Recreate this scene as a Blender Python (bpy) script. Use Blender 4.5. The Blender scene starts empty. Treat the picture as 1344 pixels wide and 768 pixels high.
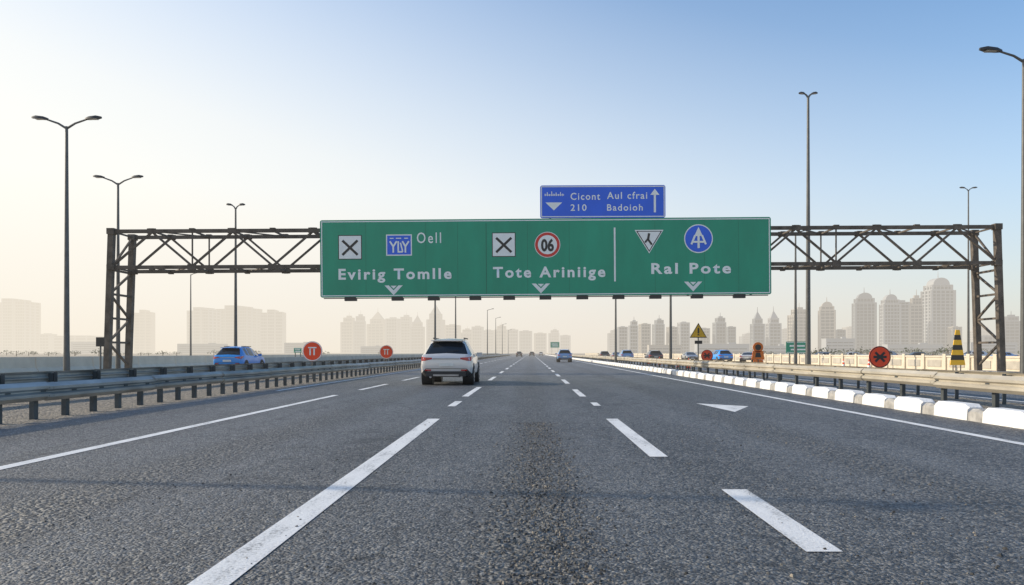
import bpy, math, random
from mathutils import Vector, Matrix
random.seed(7)
scene = bpy.context.scene
COL = scene.collection

# ---------------------------------------------------------------- node helpers
def N(nt, t, **kw):
    n = nt.nodes.new(t)
    for k, v in kw.items():
        setattr(n, k, v)
    return n
def math_n(nt, op, a, b=None, clamp=False):
    n = N(nt, 'ShaderNodeMath', operation=op); n.use_clamp = clamp
    for i, v in enumerate((a, b)):
        if v is None: continue
        if isinstance(v, (int, float)): n.inputs[i].default_value = v
        else: nt.links.new(v, n.inputs[i])
    return n.outputs[0]
def mixc(nt, fac, a, b, mode='MIX'):
    n = N(nt, 'ShaderNodeMix', data_type='RGBA', blend_type=mode)
    for i, v in ((0, fac), (6, a), (7, b)):
        if isinstance(v, (int, float)): n.inputs[i].default_value = v
        elif isinstance(v, tuple): n.inputs[i].default_value = (*v[:3], 1)
        else: nt.links.new(v, n.inputs[i])
    return n.outputs[2]
def ramp(nt, fac, pts):
    n = N(nt, 'ShaderNodeValToRGB')
    cr = n.color_ramp
    while len(cr.elements) < len(pts): cr.elements.new(0.5)
    for e, (p, c) in zip(cr.elements, pts):
        e.position = p
        e.color = (c, c, c, 1) if isinstance(c, (int, float)) else (*c, 1)
    nt.links.new(fac, n.inputs[0])
    return n.outputs[0]
def noise(nt, vec, scale, detail=3, rough=0.55):
    n = N(nt, 'ShaderNodeTexNoise')
    n.inputs['Scale'].default_value = scale; n.inputs['Detail'].default_value = detail
    n.inputs['Roughness'].default_value = rough
    nt.links.new(vec, n.inputs['Vector'])
    return n.outputs[0]
def mapping(nt, vec, sc):
    n = N(nt, 'ShaderNodeMapping'); n.inputs['Scale'].default_value = sc
    nt.links.new(vec, n.inputs['Vector']); return n.outputs[0]

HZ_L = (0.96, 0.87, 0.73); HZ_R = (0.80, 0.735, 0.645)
# ---------------------------------------------------------------- aerial haze painted into surfaces: emission mixed in by world distance
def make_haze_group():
    g = bpy.data.node_groups.new('haze_emission_mix', 'ShaderNodeTree')
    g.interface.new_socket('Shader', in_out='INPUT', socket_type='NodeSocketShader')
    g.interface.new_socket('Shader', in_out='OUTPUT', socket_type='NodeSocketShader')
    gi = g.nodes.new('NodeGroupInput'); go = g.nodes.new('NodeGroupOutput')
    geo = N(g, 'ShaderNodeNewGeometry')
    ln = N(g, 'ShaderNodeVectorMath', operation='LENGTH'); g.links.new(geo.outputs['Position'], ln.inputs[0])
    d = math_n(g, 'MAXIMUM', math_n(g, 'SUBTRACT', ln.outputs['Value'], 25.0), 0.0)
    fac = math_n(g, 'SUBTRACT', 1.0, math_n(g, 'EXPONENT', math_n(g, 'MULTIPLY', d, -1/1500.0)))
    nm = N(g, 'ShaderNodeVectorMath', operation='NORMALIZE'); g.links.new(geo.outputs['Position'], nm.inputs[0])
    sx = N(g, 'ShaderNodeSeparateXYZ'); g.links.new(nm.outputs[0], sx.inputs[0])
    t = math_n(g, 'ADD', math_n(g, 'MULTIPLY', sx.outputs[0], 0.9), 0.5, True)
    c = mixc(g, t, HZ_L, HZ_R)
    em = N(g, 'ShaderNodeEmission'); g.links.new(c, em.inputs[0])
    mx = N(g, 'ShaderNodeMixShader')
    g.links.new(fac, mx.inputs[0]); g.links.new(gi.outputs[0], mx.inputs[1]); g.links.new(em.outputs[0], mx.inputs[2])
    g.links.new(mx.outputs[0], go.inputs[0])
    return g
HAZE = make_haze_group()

def new_mat(name):
    m = bpy.data.materials.new(name); m.use_nodes = True
    nt = m.node_tree; nt.nodes.clear()
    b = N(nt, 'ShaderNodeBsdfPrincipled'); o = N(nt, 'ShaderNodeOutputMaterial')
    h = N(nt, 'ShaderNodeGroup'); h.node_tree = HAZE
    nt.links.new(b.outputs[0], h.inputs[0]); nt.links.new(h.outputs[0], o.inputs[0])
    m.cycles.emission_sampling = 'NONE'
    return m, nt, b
def mat(name, col, rough=0.6, metal=0.0, var=0.15, vscale=3.0, spec=0.5, coat=0.0, bump=0.0, stretch=(1,1,1)):
    m, nt, b = new_mat(name)
    tc = N(nt, 'ShaderNodeTexCoord')
    v = mapping(nt, tc.outputs['Object'], stretch)
    n = noise(nt, v, vscale, 5, 0.6)
    f = ramp(nt, n, [(0.3, 0.0), (0.7, 1.0)])
    c = mixc(nt, f, tuple(x*(1-var) for x in col), tuple(min(1, x*(1+var)) for x in col))
    nt.links.new(c, b.inputs['Base Color'])
    b.inputs['Roughness'].default_value = rough; b.inputs['Metallic'].default_value = metal
    b.inputs['Specular IOR Level'].default_value = spec; b.inputs['Coat Weight'].default_value = coat
    if bump:
        bp = N(nt, 'ShaderNodeBump'); bp.inputs['Strength'].default_value = bump; bp.inputs['Distance'].default_value = 0.02
        nt.links.new(noise(nt, v, vscale*8, 3), bp.inputs['Height']); nt.links.new(bp.outputs[0], b.inputs['Normal'])
    return m

# ---------------------------------------------------------------- mesh builder
class MB:
    def __init__(s): s.v = []; s.f = []; s.m = []
    def add(s, vs, fs, mi=0):
        o = len(s.v); s.v += [tuple(p) for p in vs]
        for f in fs: s.f.append(tuple(i+o for i in f)); s.m.append(mi)
    def box(s, c, d, mi=0, M=None):
        hx, hy, hz = d[0]/2, d[1]/2, d[2]/2
        vs = [Vector((sx*hx, sy*hy, sz*hz)) for sx in (-1,1) for sy in (-1,1) for sz in (-1,1)]
        if M: vs = [M @ p for p in vs]
        vs = [p + Vector(c) for p in vs]
        s.add(vs, [(0,1,3,2),(4,6,7,5),(0,4,5,1),(2,3,7,6),(0,2,6,4),(1,5,7,3)], mi)
    def beam(s, a, b, w, h, mi=0):
        a, b = Vector(a), Vector(b); d = b-a
        q = d.to_track_quat('Z', 'Y').to_matrix()
        s.box((a+b)/2, (w, h, d.length), mi, q)
    def cyl(s, a, b, r0, r1=None, n=12, mi=0, caps=True):
        r1 = r0 if r1 is None else r1
        a, b = Vector(a), Vector(b); q = (b-a).to_track_quat('Z', 'Y').to_matrix()
        vs = []
        for p, r in ((a, r0), (b, r1)):
            for i in range(n):
                t = 2*math.pi*i/n
                vs.append(p + q @ Vector((r*math.cos(t), r*math.sin(t), 0)))
        fs = [(i, (i+1)%n, n+(i+1)%n, n+i) for i in range(n)]
        if caps: fs += [tuple(reversed(range(n))), tuple(range(n, 2*n))]
        s.add(vs, fs, mi)
    def prism(s, pts, y0, y1, mi=0):   # pts (x,z) extruded along y
        n = len(pts)
        vs = [(x, y0, z) for x, z in pts] + [(x, y1, z) for x, z in pts]
        s.add(vs, [tuple(range(n)), tuple(reversed(range(n, 2*n)))] + [(i, i+n, (i+1)%n+n, (i+1)%n) for i in range(n)], mi)
    def flat(s, pts, y, mi=0):
        s.add([(x, y, z) for x, z in pts], [tuple(range(len(pts)))], mi)
    def disc(s, x, z, r, y, mi=0, n=36):
        s.flat([(x+r*math.cos(2*math.pi*i/n), z+r*math.sin(2*math.pi*i/n)) for i in range(n)], y, mi)
    def sheet(s, x0, x1, y0, y1, z, mi=0):
        s.add([(x0,y0,z),(x1,y0,z),(x1,y1,z),(x0,y1,z)], [(0,1,2,3)], mi)
    def build(s, name, mats, parent=None, loc=(0,0,0), rot=(0,0,0), smooth=None):
        me = bpy.data.meshes.new(name); me.from_pydata(s.v, [], s.f)
        for m in mats: me.materials.append(m)
        for p, mi in zip(me.polygons, s.m): p.material_index = mi
        me.validate(); me.update()
        if smooth:
            for p in me.polygons: p.use_smooth = True
            me.set_sharp_from_angle(angle=math.radians(smooth))
        o = bpy.data.objects.new(name, me); COL.objects.link(o)
        o.location = loc; o.rotation_euler = rot
        if parent: o.parent = parent
        return o
def empty(name, loc=(0,0,0), rot=(0,0,0)):
    o = bpy.data.objects.new(name, None); COL.objects.link(o); o.location = loc; o.rotation_euler = rot
    o.empty_display_size = 0.1
    return o

# ---------------------------------------------------------------- materials
def asphalt(name, lanes=True, base=0.062):
    m, nt, b = new_mat(name)
    geo = N(nt, 'ShaderNodeNewGeometry'); P = geo.outputs['Position']
    sp = N(nt, 'ShaderNodeSeparateXYZ'); nt.links.new(P, sp.inputs[0])
    X, Y = sp.outputs[0], sp.outputs[1]
    streak = noise(nt, mapping(nt, P, (2.6, 0.05, 1)), 1.0, 6, 0.65)
    blot = noise(nt, mapping(nt, P, (0.55, 0.16, 1)), 1.0, 5, 0.6)
    patch = noise(nt, mapping(nt, P, (1.3, 0.8, 1)), 1.0, 5, 0.65)
    mid = noise(nt, P, 9.0, 4, 0.65)
    wob = noise(nt, mapping(nt, P, (1.2, 0.5, 1)), 1.0, 5, 0.75)
    xs = math_n(nt, 'ADD', X, math_n(nt, 'MULTIPLY', math_n(nt, 'SUBTRACT', wob, 0.5), 0.9))
    u = math_n(nt, 'DIVIDE', math_n(nt, 'PINGPONG', math_n(nt, 'ADD', xs, 37.0), 1.85), 1.85)
    centre = ramp(nt, u, [(0.0, 1.0), (0.13, 0.9), (0.27, 0.0), (1.0, 0.12)])
    track = ramp(nt, u, [(0.2, 0.0), (0.36, 1.0), (0.58, 1.0), (0.82, 0.0)])
    vor = N(nt, 'ShaderNodeTexVoronoi'); vor.inputs['Scale'].default_value = 50.0; nt.links.new(P, vor.inputs['Vector'])
    vor2 = N(nt, 'ShaderNodeTexVoronoi'); vor2.inputs['Scale'].default_value = 22.0; nt.links.new(P, vor2.inputs['Vector'])
    # meandering hairline cracks
    wn = N(nt, 'ShaderNodeTexNoise'); wn.inputs['Scale'].default_value = 1.3; wn.inputs['Detail'].default_value = 6; nt.links.new(P, wn.inputs['Vector'])
    wv = N(nt, 'ShaderNodeVectorMath', operation='MULTIPLY_ADD'); nt.links.new(wn.outputs['Color'], wv.inputs[0]); wv.inputs[1].default_value = (0.9, 0.9, 0); nt.links.new(mapping(nt, P, (0.45, 0.13, 1)), wv.inputs[2])
    ck = N(nt, 'ShaderNodeTexVoronoi', feature='DISTANCE_TO_EDGE'); ck.inputs['Scale'].default_value = 0.9; nt.links.new(wv.outputs[0], ck.inputs['Vector'])
    fine = noise(nt, P, 110.0, 2, 0.7)
    cell = N(nt, 'ShaderNodeSeparateColor'); nt.links.new(vor.outputs['Color'], cell.inputs[0])
    cell2 = N(nt, 'ShaderNodeSeparateColor'); nt.links.new(vor2.outputs['Color'], cell2.inputs[0])
    k = base
    c = mixc(nt, ramp(nt, streak, [(0.36, 0.0), (0.64, 1.0)]), (k*0.66, k*0.72, k*0.80), (k*1.18, k*1.27, k*1.38))
    if lanes:
        c = mixc(nt, math_n(nt, 'MULTIPLY', track, 0.7), c, (k*1.36, k*1.48, k*1.62))
        c = mixc(nt, math_n(nt, 'MULTIPLY', centre, 0.7), c, (k*0.66, k*0.64, k*0.60))
    c = mixc(nt, ramp(nt, blot, [(0.38, 0.7), (0.53, 0.0)]), c, (k*0.42, k*0.46, k*0.53))
    c = mixc(nt, ramp(nt, patch, [(0.35, 0.35), (0.5, 0.0)]), c, (k*0.5, k*0.52, k*0.55))
    c = mixc(nt, ramp(nt, mid, [(0.38, 0.4), (0.58, 0.0)]), c, (k*0.45, k*0.45, k*0.47))
    c = mixc(nt, ramp(nt, cell.outputs[0], [(0.0, 0.9), (0.3, 0.6), (0.42, 0.0)]), c, (k*0.18, k*0.18, k*0.20))
    c = mixc(nt, ramp(nt, cell.outputs[1], [(0.6, 0.0), (1.0, 0.75)]), c, (k*3.4, k*3.4, k*3.35))
    c = mixc(nt, ramp(nt, cell2.outputs[0], [(0.78, 0.0), (0.95, 0.45)]), c, (k*2.6, k*2.5, k*2.3))
    c = mixc(nt, ramp(nt, ck.outputs['Distance'], [(0.0, 0.75), (0.006, 0.4), (0.014, 0.0)]), c, (k*0.25, k*0.25, k*0.26))
    nt.links.new(c, b.inputs['Base Color'])
    b.inputs['Roughness'].default_value = 0.55; b.inputs['Specular IOR Level'].default_value = 0.45
    h1 = math_n(nt, 'MULTIPLY', ramp(nt, vor.outputs['Distance'], [(0.0, 1.0), (0.8, 0.0)]), 0.8)
    h2 = math_n(nt, 'MULTIPLY', ramp(nt, vor2.outputs['Distance'], [(0.0, 1.0), (0.7, 0.0)]), math_n(nt, 'ADD', math_n(nt, 'MULTIPLY', centre, 1.5), 0.5))
    h3 = math_n(nt, 'MULTIPLY', mid, 0.8)
    h = math_n(nt, 'ADD', math_n(nt, 'ADD', math_n(nt, 'ADD', h1, h2), h3), math_n(nt, 'MULTIPLY', fine, 0.5))
    bp = N(nt, 'ShaderNodeBump'); bp.inputs['Distance'].default_value = 0.024
    st = math_n(nt, 'DIVIDE', 12.0, math_n(nt, 'ADD', 10.0, math_n(nt, 'MAXIMUM', Y, 0.0)), True)
    nt.links.new(st, bp.inputs['Strength'])
    nt.links.new(h, bp.inputs['Height']); nt.links.new(bp.outputs[0], b.inputs['Normal'])
    return m
M_ASPH = asphalt('asphalt', True, 0.086)
M_ASPH2 = asphalt('asphalt_old', False, 0.10)

def sand_mat():
    m, nt, b = new_mat('sand')
    geo = N(nt, 'ShaderNodeNewGeometry'); P = geo.outputs['Position']
    n1 = noise(nt, P, 0.06, 6, 0.6); n2 = noise(nt, P, 4.0, 5, 0.7)
    c = mixc(nt, ramp(nt, n1, [(0.35, 0.0), (0.65, 1.0)]), (0.34, 0.28, 0.20), (0.50, 0.42, 0.31))
    c = mixc(nt, ramp(nt, n2, [(0.4, 0.4), (0.6, 0.0)]), c, (0.24, 0.20, 0.16))
    nt.links.new(c, b.inputs['Base Color']); b.inputs['Roughness'].default_value = 0.95
    bp = N(nt, 'ShaderNodeBump'); bp.inputs['Distance'].default_value = 0.03; bp.inputs['Strength'].default_value = 0.6
    nt.links.new(n2, bp.inputs['Height']); nt.links.new(bp.outputs[0], b.inputs['Normal'])
    return m
M_SAND = sand_mat()
def gravel_mat():
    m, nt, b = new_mat('gravel_verge')
    geo = N(nt, 'ShaderNodeNewGeometry'); P = geo.outputs['Position']
    v = N(nt, 'ShaderNodeTexVoronoi'); v.inputs['Scale'].default_value = 22; nt.links.new(P, v.inputs['Vector'])
    cs = N(nt, 'ShaderNodeSeparateColor'); nt.links.new(v.outputs['Color'], cs.inputs[0])
    c = mixc(nt, cs.outputs[0], (0.10, 0.09, 0.08), (0.36, 0.32, 0.26))
    nt.links.new(c, b.inputs['Base Color']); b.inputs['Roughness'].default_value = 0.95
    bp = N(nt, 'ShaderNodeBump'); bp.inputs['Distance'].default_value = 0.04; bp.inputs['Strength'].default_value = 1
    bp.invert = True
    nt.links.new(v.outputs['Distance'], bp.inputs['Height']); nt.links.new(bp.outputs[0], b.inputs['Normal'])
    return m
M_GRAV = gravel_mat()
def paint_mat():
    m, nt, b = new_mat('road_paint')
    geo = N(nt, 'ShaderNodeNewGeometry'); P = geo.outputs['Position']
    n1 = noise(nt, P, 45.0, 4, 0.75); n2 = noise(nt, mapping(nt, P, (3, 0.7, 1)), 1.5, 5, 0.65)
    wear = math_n(nt, 'ADD', math_n(nt, 'MULTIPLY', n1, 0.5), math_n(nt, 'MULTIPLY', n2, 0.5))
    c = mixc(nt, ramp(nt, wear, [(0.36, 0.9), (0.46, 0.16), (0.6, 0.0)]), (0.78, 0.78, 0.77), (0.13, 0.13, 0.13))
    nt.links.new(c, b.inputs['Base Color']); b.inputs['Roughness'].default_value = 0.6
    bp = N(nt, 'ShaderNodeBump'); bp.inputs['Distance'].default_value = 0.008; bp.inputs['Strength'].default_value = 0.8
    nt.links.new(n1, bp.inputs['Height']); nt.links.new(bp.outputs[0], b.inputs['Normal'])
    return m
M_PAINT = paint_mat()
M_GALV = mat('galvanised_steel', (0.33, 0.345, 0.34), 0.45, 0.6, 0.35, 2.5, stretch=(1, .3, 1))
M_GALV_D = mat('dark_steel_post', (0.07, 0.08, 0.085), 0.6, 0.3, 0.3)
M_CREAM = mat('cream_steel', (0.46, 0.42, 0.345), 0.55, 0.25, 0.25, 2.0, stretch=(1, .3, 1))  # warm cream base tone for the right-hand rails
M_RUST = mat('weathered_steel', (0.105, 0.088, 0.072), 0.75, 0.2, 0.5, 2.2, bump=0.3)
M_POLE = mat('pole_steel', (0.11, 0.112, 0.11), 0.5, 0.4, 0.2)
M_HEAD = mat('lamp_housing', (0.03, 0.03, 0.03), 0.5)
M_LENS = mat('lamp_lens', (0.3, 0.3, 0.28), 0.2)
M_CONC = mat('concrete', (0.42, 0.39, 0.34), 0.9, 0, 0.2, 1.2, bump=0.3)
M_CONC_L = mat('concrete_pale', (0.60, 0.54, 0.44), 0.9, 0, 0.12, 0.8)
M_KW = mat('kerb_white', (0.76, 0.755, 0.74), 0.8, 0, 0.14, 4.0, bump=0.4)
M_KG = mat('kerb_grey', (0.36, 0.35, 0.33), 0.9, 0, 0.3, 6.0, bump=0.5)
M_GREEN = mat('sign_green', (0.002, 0.30, 0.175), 0.45, 0, 0.12, 0.6, stretch=(1, 1, .35))
M_BLUE = mat('sign_blue', (0.008, 0.12, 0.74), 0.4, 0, 0.08, 0.8)
M_WHITE = mat('sign_white', (0.84, 0.86, 0.84), 0.5, 0, 0.05, 2.0)
M_BLACK = mat('sign_black', (0.02, 0.02, 0.02), 0.5)
M_RED = mat('sign_red', (0.62, 0.03, 0.02), 0.45, 0, 0.08)
M_ORANGE = mat('sign_orange_red', (0.90, 0.07, 0.012), 0.45, 0, 0.1)
M_ORANGE2 = mat('sign_orange', (0.88, 0.2, 0.015), 0.5, 0, 0.1)
M_YEL = mat('sign_yellow', (0.88, 0.50, 0.02), 0.5, 0, 0.06)
M_BACK = mat('sign_back', (0.25, 0.25, 0.25), 0.6, 0.3)
M_SEAM = mat('sign_seam', (0.002, 0.17, 0.10), 0.5)
M_TYRE = mat('tyre', (0.02, 0.02, 0.02), 0.85)
M_RIM = mat('wheel_rim', (0.35, 0.35, 0.36), 0.35, 0.7)
M_GLASS = mat('car_glass', (0.014, 0.018, 0.022), 0.12, 0, 0.1, spec=0.4)
M_TRIM = mat('car_trim', (0.03, 0.03, 0.032), 0.55)
M_TAIL = mat('tail_lamp', (0.40, 0.01, 0.01), 0.2, coat=0.6)
M_HEADL = mat('head_lamp', (0.7, 0.72, 0.75), 0.15, coat=0.6)
M_PLATE = mat('number_plate', (0.7, 0.7, 0.66), 0.5)

# ---------------------------------------------------------------- world, sun
SUN_AZ = math.radians(-82)   # from +Y, towards -X
SUN_EL = math.radians(25)
w = bpy.data.worlds.new('World'); scene.world = w; w.use_nodes = True
nt = w.node_tree; nt.nodes.clear()
sky = N(nt, 'ShaderNodeTexSky', sky_type='NISHITA'); sky.sun_disc = False
sky.sun_elevation = SUN_EL; sky.sun_rotation = SUN_AZ % (2*math.pi)
sky.air_density = 1.2; sky.dust_density = 1.0; sky.ozone_density = 2.0
tc = N(nt, 'ShaderNodeTexCoord'); D = tc.outputs['Generated']
sp = N(nt, 'ShaderNodeSeparateXYZ'); nt.links.new(D, sp.inputs[0])
z = math_n(nt, 'MAXIMUM', sp.outputs[2], 0.0)
t = math_n(nt, 'ADD', z, math_n(nt, 'MULTIPLY', sp.outputs[0], 0.28))
fac = ramp(nt, math_n(nt, 'ADD', t, 0.3, True), [(0.36, 1.0), (0.47, 0.87), (0.56, 0.64), (0.66, 0.38), (0.76, 0.15), (0.86, 0.02)])
az = math_n(nt, 'ADD', math_n(nt, 'MULTIPLY', sp.outputs[0], 0.9), 0.5, True)
hor = mixc(nt, az, HZ_L, HZ_R)
up = mixc(nt, az, (1.04, 1.02, 0.95), (0.83, 0.87, 0.90))
hz = mixc(nt, ramp(nt, z, [(0.0, 0.0), (0.07, 0.4), (0.20, 1.0)]), hor, up)
sc = mixc(nt, 1.0, sky.outputs[0], (0.128, 0.170, 0.205), 'MULTIPLY')
out = mixc(nt, fac, sc, hz)
bg = N(nt, 'ShaderNodeBackground'); nt.links.new(out, bg.inputs[0]); bg.inputs[1].default_value = 1.0
wo = N(nt, 'ShaderNodeOutputWorld'); nt.links.new(bg.outputs[0], wo.inputs[0])

sl = bpy.data.lights.new('sun', 'SUN'); sl.energy = 4.8; sl.angle = math.radians(0.6); sl.color = (1.0, 0.87, 0.68)
so = bpy.data.objects.new('sun', sl); COL.objects.link(so)
sd = Vector((math.sin(SUN_AZ)*math.cos(SUN_EL), math.cos(SUN_AZ)*math.cos(SUN_EL), math.sin(SUN_EL)))
so.rotation_euler = sd.to_track_quat('Z', 'Y').to_euler(); so.location = (-60, 0, 60)

# ---------------------------------------------------------------- ground & roads
g = MB()
xs = [-6000,-2500,-900,-300,-100,-40,0,40,100,300,900,2500,6000]; ys = [-300,-50,0,40,100,250,600,1400,3000,9000]
for i in range(len(xs)-1):
    for j in range(len(ys)-1): g.sheet(xs[i], xs[i+1], ys[j], ys[j+1], -0.06)
g.build('ground', [M_SAND])
def strip(name, x0, x1, z, m, y1=2500):
    r = MB(); yy = [-30, 0, 20, 60, 140, 300, 700, 1400, y1]
    for a, b in zip(yy[:-1], yy[1:]): r.sheet(x0, x1, a, b, z)
    r.add([(x0,-30,z),(x0,y1,z),(x0,y1,-0.2),(x0,-30,-0.2)], [(0,1,2,3)]); r.add([(x1,-30,z),(x1,y1,z),(x1,y1,-0.2),(x1,-30,-0.2)], [(3,2,1,0)])
    return r.build(name, [m])
strip('highway_road', -8.6, 7.72, 0.0, M_ASPH)
strip('service_road', 11.6, 19.8, -0.01, M_ASPH2)
strip('opposite_road', -20.6, -12.9, -0.01, M_ASPH2)
strip('gravel_verge', 7.72, 11.6, -0.02, M_GRAV)
strip('gravel_verge', -12.9, -8.6, -0.02, M_GRAV)

mk = MB(); Zm = 0.005
def quad(xc0, y0, xc1, y1, w):
    mk.add([(xc0-w/2,y0,Zm),(xc0+w/2,y0,Zm),(xc1+w/2,y1,Zm),(xc1-w/2,y1,Zm)], [(0,1,2,3)])
quad(-1.64, 1.5, -1.76, 13.8, 0.22)
quad(-1.78, 17.0, -1.78, 18.8, 0.18); quad(-1.8, 20.8, -1.8, 26.5, 0.18)
y = 33
while y < 700: quad(-1.8, y, -1.8, y+5, 0.18); y += 11
quad(1.765, 4.58, 1.775, 6.67, 0.22); quad(1.47, 8.76, 1.46, 13.8, 0.21)
quad(1.5, 17.2, 1.5, 18.3, 0.16); quad(1.42, 20.8, 1.42, 24.8, 0.18)
y = 29.5
while y < 700: quad(1.42, y, 1.42, y+4.5, 0.18); y += 9
for a, b in ((-2, 8), (8, 21.5)): quad(-5.5, a, -5.5, b, 0.17)
y = 24.5
while y < 700: quad(-5.5, y, -5.5, y+4.6, 0.17); y += 8.2
for a, b in ((-2, 20), (20, 80), (80, 300), (300, 1200)):
    quad(6.45, a, 6.45, b, 0.17)
    quad(-8.0, a+26, -8.0, b+26, 0.15)
mk.add([(3.9,18.0,Zm),(4.12,15.4,Zm),(4.85,17.0,Zm)], [(0,1,2)])
mk.build('lane_markings', [M_PAINT])
mk2 = MB()
for x in (-13.4, -20.1, 12.1, 19.3):
    for a, b in ((-2, 60), (60, 300), (300, 1200)): mk2.sheet(x-.08, x+.08, a, b, -0.004)
y = 5
while y < 500:
    for x in (-16.8, 15.7): mk2.sheet(x-.08, x+.08, y, y+4, -0.004)
    y += 11
mk2.build('service_road_markings', [M_PAINT])

# loose stone chips lying in the lane centre
gr = MB()
for i in range(5600):
    yy = 2.2 + (random.random()**1.6)*11
    xx = random.gauss(0.12, 0.2)
    if random.random() < 0.25: xx = random.uniform(-3.5, 3.8)
    r = random.uniform(0.005, 0.011) * (1.6 if random.random() < 0.06 else 1)
    a = random.random()*6.28
    pts = [(r*math.cos(a+k*1.257)*random.uniform(.7,1.3), r*math.sin(a+k*1.257)*random.uniform(.7,1.3)) for k in range(5)]
    vs = [(xx+p[0], yy+p[1], 0.0005) for p in pts] + [(xx+p[0]*.5, yy+p[1]*.5, r*random.uniform(.6,1.1)) for p in pts]
    gr.add(vs, [(k,(k+1)%5,5+(k+1)%5,5+k) for k in range(5)] + [(5,6,7,8,9)], random.choice((0,0,1,1,2)))
gr.build('loose_gravel', [mat('chip_dark', (0.04,0.039,0.037), .8), mat('chip_grey', (0.13,0.125,0.115), .8), mat('chip_tan', (0.24,0.21,0.17), .8)])

# ---------------------------------------------------------------- kerb
kb = MB(); y = -4.0
def kerb_block(y0, y1, h, mi, j):
    x0, x1 = 7.74+j, 8.12+j; b = 0.05
    prof = [(x0, -.01), (x0+.015, h-b), (x0+b+.02, h), (x1-b, h), (x1, h-b), (x1, -.01)]
    n = len(prof)
    cx = (x0+x1)/2
    def ringv(y, s): return [(cx+(px-cx)*s, y, pz if pz < 0 else pz*s) for px, pz in prof]
    vs = ringv(y0, .8)+ringv(y0+.12, 1)+ringv(y1-.12, 1)+ringv(y1, .8)
    fs = [(r*n+k, r*n+k+1, (r+1)*n+k+1, (r+1)*n+k) for r in range(3) for k in range(n-1)]
    fs += [tuple(reversed(range(n))), tuple(range(3*n, 4*n))]
    kb.add(vs, fs, mi)
while y < 420:
    j = random.uniform(-.015, .015)
    kerb_block(y, y+1.12, 0.265+random.uniform(-.015,.015), 0, j)
    kerb_block(y+1.13, y+1.56, 0.205+random.uniform(-.015,.015), 1, j)
    y += 1.6
kb.build('kerb', [M_KW, M_KG])

# ---------------------------------------------------------------- guardrails
def guardrail(name, X, side, m_rail, m_post, y0=-6, y1=600, top=0.70, step=2.0, hh=0.33, post_w=0.12):
    e = empty(name)
    r = MB(); s = side
    prof = [(0.0, 0), (.035, .03), (.08, .07), (.08, .12), (.02, .155), (.02, .175), (.08, .21), (.08, .26), (.035, .30), (0, .33)]
    prof = [(px, pz*hh/.33) for px, pz in prof]
    y = y0; seg = 4.0
    while y < y1:
        L = seg if y < 120 else 20.0
        dx = random.uniform(-.015, .015); dz = random.uniform(-.012, .012)
        y2 = y+L+0.06
        vs = []
        for yy, k in ((y, .006), (y2, -.006)):
            vs += [(X+s*(px+dx+k), yy, top-hh+pz+dz) for px, pz in prof]
        n = len(prof)
        r.add(vs, [(k, k+1, n+k+1, n+k) for k in range(n-1)])
        if y < 60:   # splice bolts
            for zz in (.095, .235):
                for q in (.05, .18): r.box((X+s*(.085+dx), y+q, top-hh+zz*hh/.33+dz), (.02, .03, .03))
        y += L
    ob = r.build('w_beam', [m_rail], e)
    p = MB(); y = y0
    while y < min(y1, 330):
        xx = X - s*0.12
        p.box((xx, y, (top-.02)/2-.03), (0.02, post_w, top-.02+.06), 0)
        p.box((xx-s*.045, y-post_w/2+.01, (top-.02)/2-.03), (0.07, 0.018, top+.02), 0)
        p.box((X-s*.035, y, top-hh/2), (0.12, 0.14, 0.22), 0)
        y += step
    p.build('posts', [m_post], e)
    return e
guardrail('guardrail', -8.95, 1, M_GALV, M_GALV_D, top=0.66, step=0.95, hh=.34)
guardrail('guardrail', -12.6, -1, M_GALV, M_GALV_D, top=0.72, step=2.0)
guardrail('guardrail', 9.6, -1, M_CREAM, M_GALV_D, top=0.74, step=2.0, hh=.36)
guardrail('guardrail', 11.3, 1, M_CREAM, M_GALV_D, top=0.72, step=2.0)

# ---------------------------------------------------------------- barriers / walls
def jersey(name, X, y0, y1, h, m):
    b = MB(); y = y0
    while y < y1:
        L = 6 if y < 150 else 30
        prof = [(X-.3, -.1), (X-.3, .08), (X-.14, .3), (X-.09, h), (X+.09, h), (X+.14, .3), (X+.3, .08), (X+.3, -.1)]
        b.prism(prof, y, y+L-.05)
        y += L
    return b.build(name, [m])
jersey('concrete_barrier', -30.0, 10, 700, 0.95, M_CONC_L)
jersey('concrete_barrier', -22.2, 60, 500, 0.8, M_CONC)
f = MB(); yy = 25
while yy < 420:
    L = 3.0 if yy < 150 else 9.0
    f.box((30, yy+L/2, .40), (.18, L-.42, .92), 0); f.box((30, yy, .52), (.40, .40, 1.2), 0)
    f.box((29.9, yy+L/2, .42), (.06, L-1.1, .5), 1)
    f.box((30, yy+L/2, .93), (.30, L-.42, .12), 0); yy += L
f.build('concrete_wall', [M_CONC_L, M_CONC])

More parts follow.
